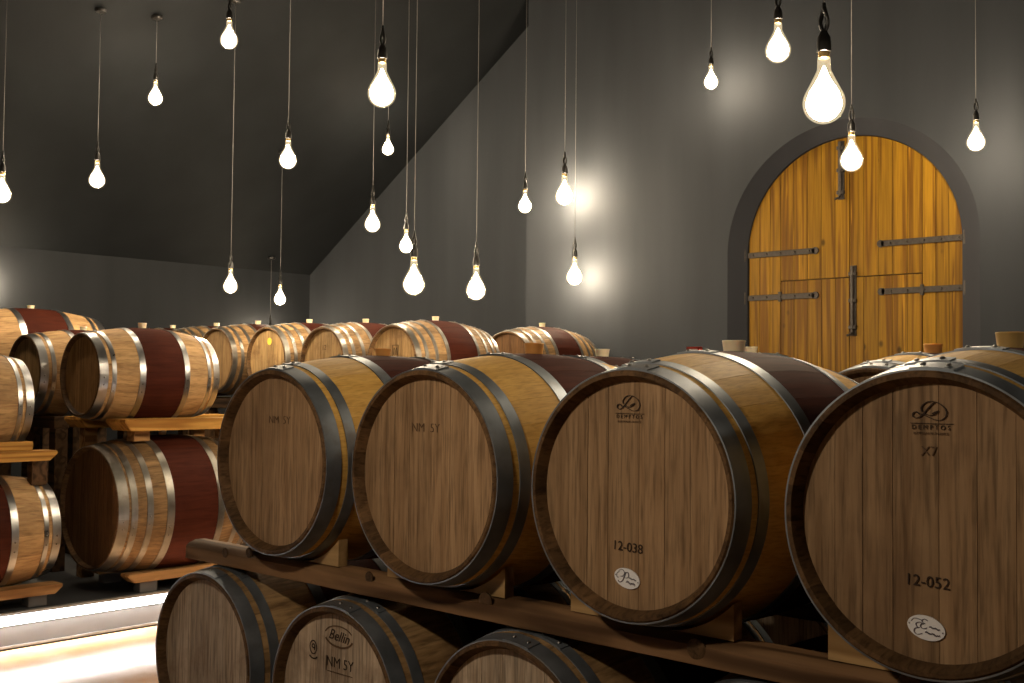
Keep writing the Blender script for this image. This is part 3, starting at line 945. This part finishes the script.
rack(-9.7, -8.98, (3.85, 4.45), H0 + 0.17 - 1.15 * KB.r(0.22) + 0.003, PLAT, (-9.6, -9.05), 'tall timber rack under the highest barrel')

# red-edged tag on the second-row barrel behind 12-038
t = thing('cask_tag', 'small white tag with red edge standing on a barrel behind the 12-038 barrel', 'tag', (-2.225, 3.345, H0 - 0.238 + KF.r(0.095) + 0.0025))
bm = bmesh.new(); add_box(bm, -0.02, 0.02, -0.008, 0.008, 0, 0.046, 0, 0.002)
link('tag_body', to_mesh(bm, 'tag_body', [M['white_plastic']]), t)
bm = bmesh.new()
for a in ((-0.027, -0.02, 0, 0.052), (0.02, 0.027, 0, 0.052), (-0.027, 0.027, 0.046, 0.053)):
    add_box(bm, a[0], a[1], -0.010, 0.010, a[2], a[3])
link('tag_edge', to_mesh(bm, 'tag_edge', [M['red_plastic']]), t)

# ------------------------------------------------------------------ pendants
def pear_profile(R, neck, length):
    """outline of the glass, top (z = 0) downwards; the widest ring is R above the tip"""
    zc = -(length - R)
    pr = [(neck, 0.0), (neck * 1.02, -0.020)]
    pr.append((neck * 1.04, -0.040))
    # straight flank from the neck, tangent to the round end
    p0 = Vector((neck * 1.04, -0.040))
    d = p0 - Vector((0.0, zc))
    a_join = math.atan2(d.y, d.x) - math.acos(R / d.length)
    p1 = Vector((R * math.cos(a_join), zc + R * math.sin(a_join)))
    for i in range(1, 8):
        c = p0.lerp(p1, i / 8)
        pr.append((c.x - 0.0016 * math.sin(PI * i / 8) * (1 - i / 8), c.y))
    for i in range(0, 17):
        a = a_join - (a_join + PI / 2) * i / 16
        pr.append((max(R * math.cos(a), 0.0008), zc + R * math.sin(a)))
    return pr
BR, BN, BLEN = 0.070, 0.0215, 0.223
def build_bulb_meshes():
    d = {}
    bm = bmesh.new(); add_lathe_z(bm, pear_profile(BR, BN, BLEN), 36)
    d['glass'] = to_mesh(bm, 'glass_bulb', [M['glass']], True)
    bm = bmesh.new()
    zc = -(BLEN - BR)
    R2 = 0.058
    pr = [(0.002, zc + 0.125), (0.008, zc + 0.112), (0.016, zc + 0.090), (0.030, zc + 0.066), (0.048, zc + 0.038)]
    for i in range(0, 9):
        a = math.radians(25) - (math.radians(25) + PI / 2) * i / 8
        pr.append((max(R2 * math.cos(a), 0.001), zc - 0.002 + R2 * math.sin(a)))
    add_lathe_z(bm, pr, 14)
    d['glow_core'] = to_mesh(bm, 'glow_core', [M['glow_core']], True)  # solid glowing pear standing for the blown-out glow, no thin wire modelled
    bm = bmesh.new()
    add_lathe_z(bm, [(0.0185, -0.001), (0.0195, 0.003), (0.0185, 0.006), (0.0195, 0.009), (0.0185, 0.012), (0.0195, 0.016), (0.0185, 0.019), (0.0190, 0.022)], 20, 0, True, True)
    d['cap'] = to_mesh(bm, 'brass_cap', [M['brass']], True)
    bm = bmesh.new()
    add_lathe_z(bm, [(0.0220, 0.020), (0.0245, 0.022), (0.0240, 0.048), (0.0215, 0.070), (0.0150, 0.083), (0.0110, 0.092), (0.002, 0.094)], 20, 0, True, True)
    d['socket'] = to_mesh(bm, 'socket', [M['bakelite']], True, math.radians(40))
    # cord looped through a hook: two strands that cross
    bm = bmesh.new()
    za, zb = 0.086, 0.176
    L = zb - za
    for s in (-1, 1):
        pts = []
        for i in range(17):
            t = i / 16
            xx = s * 0.0125 * math.sin(PI * min(1, t * 1.0)) * (1 if t < 0.55 else 0.9)
            yy = s * 0.004 * math.sin(2 * PI * t)
            pts.append((xx, yy, za + L * t))
        add_tube(bm, pts, 0.0072, 8)
    add_tube(bm, [(0, 0, zb - 0.008), (0, 0, zb + 0.012)], 0.0062, 10)
    d['loop'] = to_mesh(bm, 'cord_loop', [M['bakelite']], True)
    bm = bmesh.new()
    add_lathe_z(bm, [(0.045, 0.0), (0.045, -0.012), (0.040, -0.022), (0.012, -0.026), (0.004, -0.03)], 24, 0, True, True)
    d['canopy'] = to_mesh(bm, 'ceiling_rose', [M['bakelite']], True, math.radians(40))
    return d
BM_ = build_bulb_meshes()
KNEE_X, KNEE_Z, SLOPE, FLAT_Z = -11.145, 2.963, 0.6552, 6.3
def ceil_z(x):
    return min(KNEE_Z + SLOPE * (x - KNEE_X), FLAT_Z)
PEND = [  # x, y, z of the widest part of the glass, size
 (-8.367, 3.506, 3.027, 0.94, 'bulb at the picture edge above the cut-off stack'),
 (-8.562, 4.336, 3.267, 0.92, 'bulb with its ceiling rose in view, above the bright-hooped barrels'),
 (-8.498, 4.796, 4.007, 0.86, 'highest small bulb close under the sloping ceiling'),
 (-7.553, 4.879, 4.323, 0.98, 'topmost bulb before the sloping ceiling, near the picture top'),
 (-7.232, 5.221, 3.394, 0.98, 'bulb alone before the sloping ceiling, between topmost bulb and low pair'),
 (-8.180, 5.343, 2.466, 0.87, 'low bulb above the brown-headed barrel, larger of the low pair'),
 (-9.534, 6.814, 2.502, 0.87, 'small low bulb above the yellow-stickered barrel'),
 (-4.293, 3.660, 3.123, 1.00, 'big clear bulb high before the sloping ceiling'),
 (-8.551, 7.380, 3.997, 0.86, 'tiny bulb just below the big clear one'),
 (-7.602, 6.395, 3.053, 1.00, 'bulb on the diagonal edge of ceiling and back wall'),
 (-6.867, 6.134, 2.781, 0.80, 'small bulb right behind the larger bulb of the close pair'),
 (-5.336, 4.836, 2.302, 1.00, 'larger and lower bulb of the close pair above the striped barrel'),
 (-5.550, 5.617, 2.325, 1.00, 'low bulb above the gap between square-stamped and dark-headed barrels'),
 (-6.686, 7.371, 3.240, 0.88, 'small bulb in front of the wall corner line'),
 (-6.660, 7.880, 3.391, 1.2, 'upper of two bulbs throwing bright patches on the wall'),
 (-6.533, 7.880, 2.640, 1.07, 'lower of two bulbs throwing bright patches on the wall'),
 (-5.005, 7.750, 4.132, 0.84, 'small bulb by the wall, high between corner and arched door'),
 (-3.176, 5.598, 3.558, 1.00, 'bulb cut at its hook by the picture top, beside the biggest bulb'),
 (-1.803, 3.484, 2.639, 1.00, 'biggest bulb of all, clear glass, above the arched door'),
 (-3.135, 6.410, 3.056, 1.00, 'bulb hanging in front of the top of the arched door'),
 (-2.830, 7.600, 3.318, 0.86, 'bulb beside the arched door on the far side from the corner'),
 (-10.930, 7.683, 2.103, 0.98, 'socket only in view, its bulb hidden behind the back rack barrels'),
 (-11.000, 4.482, 2.554, 1.21, 'bulb just out of view lighting the side wall'),
]
ZTOP = (BLEN - BR)
for x, y, z, s, lab in PEND:
    root = thing('pendant_lamp', lab, 'lamp', (x, y, z), 'bare bulb pendants')
    zt = ZTOP * s
    for nm_, key in (('glass_bulb', 'glass'), ('brass_cap', 'cap'), ('socket', 'socket'), ('cord_loop', 'loop')):
        o = link(nm_, BM_[key], root, (0, 0, zt)); o.scale = (s,) * 3
        if key == 'glass':
            link('glow_core', BM_['glow_core'], o)
    zc = ceil_z(x) - z
    bm = bmesh.new()
    z0 = zt + 0.180 * s
    add_tube(bm, [(0, 0, z0), (0, 0, max(zc, z0 + 0.02))], 0.0022, 6)
    link('cord', to_mesh(bm, 'cord', [M['cord']], True), root)
    o = link('ceiling_rose', BM_['canopy'], root, (0, 0, zc - 0.004))

# ------------------------------------------------------------------ the room
def quad_box(name, x0, x1, y0, y1, z0, z1, mat):
    bm = bmesh.new(); add_box(bm, x0, x1, y0, y1, z0, z1)
    return structure(name, to_mesh(bm, name, [mat]))
XR, YF = 3.2, -3.2
YD, YG = 8.10, 8.40
quad_box('floor', KNEE_X - 0.2, XR + 0.2, YF - 0.2, 8.8, -0.15, 0.0, M['floor'])
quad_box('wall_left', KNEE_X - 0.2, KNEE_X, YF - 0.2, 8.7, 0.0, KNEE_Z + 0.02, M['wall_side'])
quad_box('wall_right', XR, XR + 0.2, YF - 0.2, 8.7, 0.0, FLAT_Z, M['wall'])
quad_box('wall_front', KNEE_X, XR, YF - 0.2, YF, 0.0, FLAT_Z, M['wall'])
# gable wall behind the racks
xf = KNEE_X + (FLAT_Z - KNEE_Z) / SLOPE
bm = bmesh.new()
add_prism(bm, [(KNEE_X, 0), (-5.5, 0), (-5.5, FLAT_Z), (xf, FLAT_Z), (KNEE_X, KNEE_Z)], 'Y', YG, YG + 0.2)
structure('wall_gable', to_mesh(bm, 'wall_gable', [M['wall']]))
bm = bmesh.new()
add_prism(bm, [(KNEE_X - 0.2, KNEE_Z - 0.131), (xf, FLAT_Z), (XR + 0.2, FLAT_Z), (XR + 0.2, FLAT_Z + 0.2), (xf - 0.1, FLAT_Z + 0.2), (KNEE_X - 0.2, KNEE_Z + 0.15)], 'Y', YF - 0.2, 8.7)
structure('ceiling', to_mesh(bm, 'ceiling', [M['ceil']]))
# door wall with a splayed arched opening
DX, HW, SPZ, AH = -4.04, 0.889, 2.76, 0.87
def arch(cx, hw, spz, ah, zb=0.0, n=40):
    pts = [(cx - hw, zb)]
    for i in range(n + 1):
        a = PI - PI * i / n
        pts.append((cx + hw * math.cos(a), spz + ah * math.sin(a)))
    pts.append((cx + hw, zb))
    return pts
inner = arch(DX, HW, SPZ, AH)
outer = arch(-4.028, 1.036, SPZ, 0.985)
XC = -7.325
bm = bmesh.new()
# wall face: the parts beside the opening, then the columns over the arch
def wq(x0, x1, za0, za1, zb):
    bm.faces.new([bm.verts.new(c) for c in ((x0, YD, za0), (x1, YD, za1), (x1, YD, zb), (x0, YD, zb))])
ox0, ox1 = outer[0][0], outer[-1][0]
wq(XC, ox0, 0, 0, FLAT_Z)
wq(ox1, XR, 0, 0, FLAT_Z)
for (xa, za), (xb, zb_) in zip(outer[1:-1], outer[2:-1]):
    wq(xa, xb, za, zb_, FLAT_Z)
# return at the corner
q = [bm.verts.new(c) for c in ((XC, YD, 0), (XC, YG, 0), (XC, YG, FLAT_Z), (XC, YD, FLAT_Z))]
bm.faces.new(q)
bmesh.ops.remove_doubles(bm, verts=bm.verts[:], dist=1e-5)
me = to_mesh(bm, 'wall_back', [M['wall'], M['reveal']])
structure('wall_back', me)
bm = bmesh.new()
V0 = [bm.verts.new((a, YD, b)) for a, b in outer]
V1 = [bm.verts.new((a, 8.19, b)) for a, b in inner]
V2 = [bm.verts.new((a, 8.30, b)) for a, b in inner]
for A, B in ((V0, V1), (V1, V2)):
    for i in range(len(A) - 1):
        bm.faces.new((A[i], A[i + 1], B[i + 1], B[i]))
structure('trim_1', to_mesh(bm, 'trim_1', [M['reveal']], True, math.radians(40)))

# the arched door
def arch_top(x):
    u = (x - DX) / HW
    return SPZ + AH * math.sqrt(max(0.0, 1 - u * u))
door = bpy.data.objects.new('door_1', None); COL.objects.link(door)
door.location = (DX, 8.21, 0); door['kind'] = 'structure'
SPLIT = -4.032
WX0, WX1, WZ = -4.631, -3.454, 2.526
def boards(x0, x1, zlo, zhi, seed, xcut0=None):
    """vertical boards of one leaf, clipped by functions zlo(x), zhi(x)"""
    rnd = random.Random(seed)
    bm = bmesh.new(); Lt = tint_layer(bm)
    n = max(1, round((x1 - x0) / 0.112)); w = (x1 - x0) / n
    for i in range(n):
        a, b = x0 + i * w + 0.0016, x0 + (i + 1) * w - 0.0016
        m = 6
        top = [(a + (b - a) * k / m, zhi(a + (b - a) * k / m)) for k in range(m + 1)]
        bot = [(a + (b - a) * k / m, zlo(a + (b - a) * k / m)) for k in range(m + 1)]
        t = rnd.random()
        for f in add_prism(bm, bot + list(reversed(top)), 'Y', rnd.uniform(-0.001, 0.001), 0.03):
            f[Lt] = t
    bmesh.ops.translate(bm, verts=bm.verts[:], vec=(-DX, 0, 0))
    return to_mesh(bm, 'boards', [M['door']])
g = 0.004
zt = lambda x: arch_top(x) - 0.006
def lo_out(x):
    return (WZ + g) if WX0 <= x <= WX1 else 0.02
# upper fixed leaves (with the jamb boards down the sides) and the two wicket leaves
def leaf(name, x0, x1, seed):
    segs = sorted(set([x0, x1] + [w for w in (WX0, WX1) if x0 < w < x1]))
    big = bmesh.new()
    for i in range(len(segs) - 1):
        a, b = segs[i], segs[i + 1]
        mid = (a + b) / 2
        inside = WX0 < mid < WX1
        me = boards(a + (0.001 if i else 0), b, (lambda x: WZ + g) if inside else (lambda x: 0.02), zt, seed + i)
        big.from_mesh(me)
    o = link('door_leaf', to_mesh(big, 'door_leaf', [M['door']]), door)
    return o
leaf('l', DX - HW + 0.006, SPLIT - 0.002, 11)
leaf('r', SPLIT + 0.002, DX + HW - 0.006, 21)
for a, b, s in ((WX0 + 0.004, SPLIT - 0.002, 31), (SPLIT + 0.002, WX1 - 0.004, 41)):
    link('wicket_leaf', boards(a, b, lambda x: 0.02, lambda x: WZ - g, s), door)
bm = bmesh.new()
pp = arch(0, HW - 0.01, SPZ, AH - 0.01)
add_prism(bm, pp, 'Y', 0.032, 0.05)
link('backing', to_mesh(bm, 'backing', [M['door_edge']]), door)
def strap(x0, x1, z, tip_right):
    """wrought strap hinge with a round end and bolts, pin at the jamb side"""
    bm = bmesh.new()
    h = 0.023
    tipx, pinx = (x1, x0) if tip_right else (x0, x1)
    add_box(bm, x0 - DX, x1 - DX, -0.014, 0.0, z - h, z + h, 0, 0.004)
    r = bmesh.ops.create_cone(bm, cap_ends=True, segments=20, radius1=h * 1.25, radius2=h * 1.25, depth=0.014,
                              matrix=Matrix.Translation((tipx - DX, -0.007, z)) @ Matrix.Rotation(PI / 2, 4, 'X'))
    bmesh.ops.create_cone(bm, cap_ends=True, segments=14, radius1=0.021, radius2=0.021, depth=0.10,
                          matrix=Matrix.Translation((pinx - DX, -0.014, z)))
    n = 5
    for i in range(n):
        xx = x0 + (x1 - x0) * (i + 0.6) / n
        bmesh.ops.create_uvsphere(bm, u_segments=10, v_segments=6, radius=0.009, matrix=Matrix.Translation((xx - DX, -0.014, z)))
    o = link('hinge_strap', to_mesh(bm, 'hinge_strap', [M['iron']]), door)
for x0, x1, z, tr in ((-4.955, -4.32, 2.754, True), (-4.955, -4.32, 2.399, True), (-3.775, -3.125, 2.768, False), (-3.77, -3.125, 2.402, False)):
    strap(x0, x1, z, tr)
def bolt(x, z0, z1):
    bm = bmesh.new()
    add_box(bm, x - DX - 0.026, x - DX + 0.026, -0.010, 0.0, z0, z1, 0, 0.003)
    add_tube(bm, [(x - DX, -0.022, z0 + 0.01), (x - DX, -0.022, z1 - 0.01)], 0.011, 10)
    for k in range(3):
        zz = z0 + (z1 - z0) * (0.12 + 0.38 * k)
        add_box(bm, x - DX - 0.03, x - DX + 0.03, -0.03, 0.0, zz - 0.014, zz + 0.014, 0, 0.003)
    add_tube(bm, [(x - DX, -0.03, z0 + 0.02), (x - DX, -0.05, z0 + 0.01), (x - DX - 0.03, -0.055, z0)], 0.009, 8)
    link('bolt', to_mesh(bm, 'bolt', [M['iron']], True, math.radians(40)), door)
bolt(-4.099, 3.14, 3.60)
bolt(-3.999, 2.07, 2.615)
for x in (WX0, WX1):
    bm = bmesh.new(); add_box(bm, x - DX - 0.012, x - DX + 0.012, -0.02, 0.0, 2.36, 2.44, 0, 0.002)
    link('hinge_pin', to_mesh(bm, 'hinge_pin', [M['iron']]), door)

# ------------------------------------------------------------------ platforms and light strips
PX = -7.06
def platform(name, poly, side='plinth'):
    bm = bmesh.new()
    fs = add_prism(bm, poly, 'Z', 0.0, PLAT)
    fs[0].material_index = fs[1].material_index = 1
    return structure(name, to_mesh(bm, name, [M[side], M['slate']]))
platform('plinth_left', [(KNEE_X, YF), (PX, YF), (PX, 5.3), (-3.9, 5.3), (-3.9, 8.09), (KNEE_X, 8.09)])
platform('plinth_right', [(-3.9, 1.9), (XR, 1.9), (XR, 8.09), (-3.9, 8.09)], 'slate')
# skirting at the foot of the plinth; its gap shadow is a dark-coloured strip
bm = bmesh.new(); add_box(bm, PX, PX + 0.012, YF, 5.3, 0.012, 0.026); add_box(bm, PX, PX + 0.004, YF, 5.3, 0.0, 0.012, 1)
structure('baseboard_left', to_mesh(bm, 'baseboard_left', [M['aluminium'], M['groove']]))
def led(name, label, x, y0, y1, side):
    r = thing('light_strip', label, 'light strip', (x, (y0 + y1) / 2, PLAT - 0.03))
    ya, yb = y0 - r.location.y, y1 - r.location.y
    sx = lambda p, q: (p, q) if side > 0 else (-q, -p)
    bm = bmesh.new()
    add_box(bm, *sx(0.0, 0.036), ya, yb, 0.024, 0.029)
    add_box(bm, *sx(0.033, 0.036), ya, yb, 0.012, 0.024)
    link('channel', to_mesh(bm, 'channel', [M['aluminium']]), r)
    bm = bmesh.new()
    add_box(bm, *sx(0.003, 0.031), ya, yb, 0.018, 0.0235)
    link('diffuser', to_mesh(bm, 'diffuser', [M['led']]), r)
    bm = bmesh.new()
    add_box(bm, *sx(0.0, 0.003), ya, yb, -0.055, 0.017, 0, 0.001)
    link('opal_face', to_mesh(bm, 'opal_face', [M['led_face']]), r)
led('a', 'white light strip along the top edge of the plinth beside the aisle', PX, YF + 0.2, 5.2, 1)
led('b', 'light strip on the end of the front platform facing the aisle, out of view', -3.9, 1.95, 4.55, -1)

# ------------------------------------------------------------------ unseen fill lamps, added out of frame to light the barrels
def fill_lamp(x, y, z, power):
    l = bpy.data.lights.new('fill_point', 'POINT')
    l.energy = power; l.color = WARM; l.shadow_soft_size = 0.07
    o = bpy.data.objects.new('fill_point', l); COL.objects.link(o); o.location = (x, y, z)
for x, y, z, e in ((-2.05, 0.35, 2.6, 70.0), (0.6, 3.1, 2.45, 12.0), (1.6, 2.2, 2.7, 12.0)):
    fill_lamp(x, y, z, e)

# ------------------------------------------------------------------ camera, world, colour management
cam = bpy.data.cameras.new('camera'); co = bpy.data.objects.new('camera', cam); COL.objects.link(co)
cam.sensor_fit = 'HORIZONTAL'; cam.sensor_width = 36.0
cam.lens = 1130.128 / 1024 * 36.0
cam.clip_start = 0.05; cam.clip_end = 100
r = Vector((0.733907, 0.679178, 0.009911)); u = Vector((0.016774, -0.032708, 0.999324)); f = Vector((-0.679043, 0.733244, 0.035398))
mt = Matrix((( r.x, u.x, -f.x, 0), (r.y, u.y, -f.y, 0), (r.z, u.z, -f.z, H0), (0, 0, 0, 1)))
co.matrix_world = mt
SC.camera = co
w = bpy.data.worlds.new('world'); SC.world = w; w.use_nodes = True
w.node_tree.nodes['Background'].inputs['Color'].default_value = (0.5, 0.5, 0.55, 1)
w.node_tree.nodes['Background'].inputs['Strength'].default_value = 0.0
SC.view_settings.view_transform = 'Standard'
SC.view_settings.look = 'None'
SC.view_settings.gamma = 1.0
SC.view_settings.use_curve_mapping = False
SC.view_settings.exposure = 0.18
SC.cycles.use_denoising = True
SC.cycles.use_light_tree = True
SC.cycles.max_bounces = 8
SC.cycles.sample_clamp_indirect = 4.0
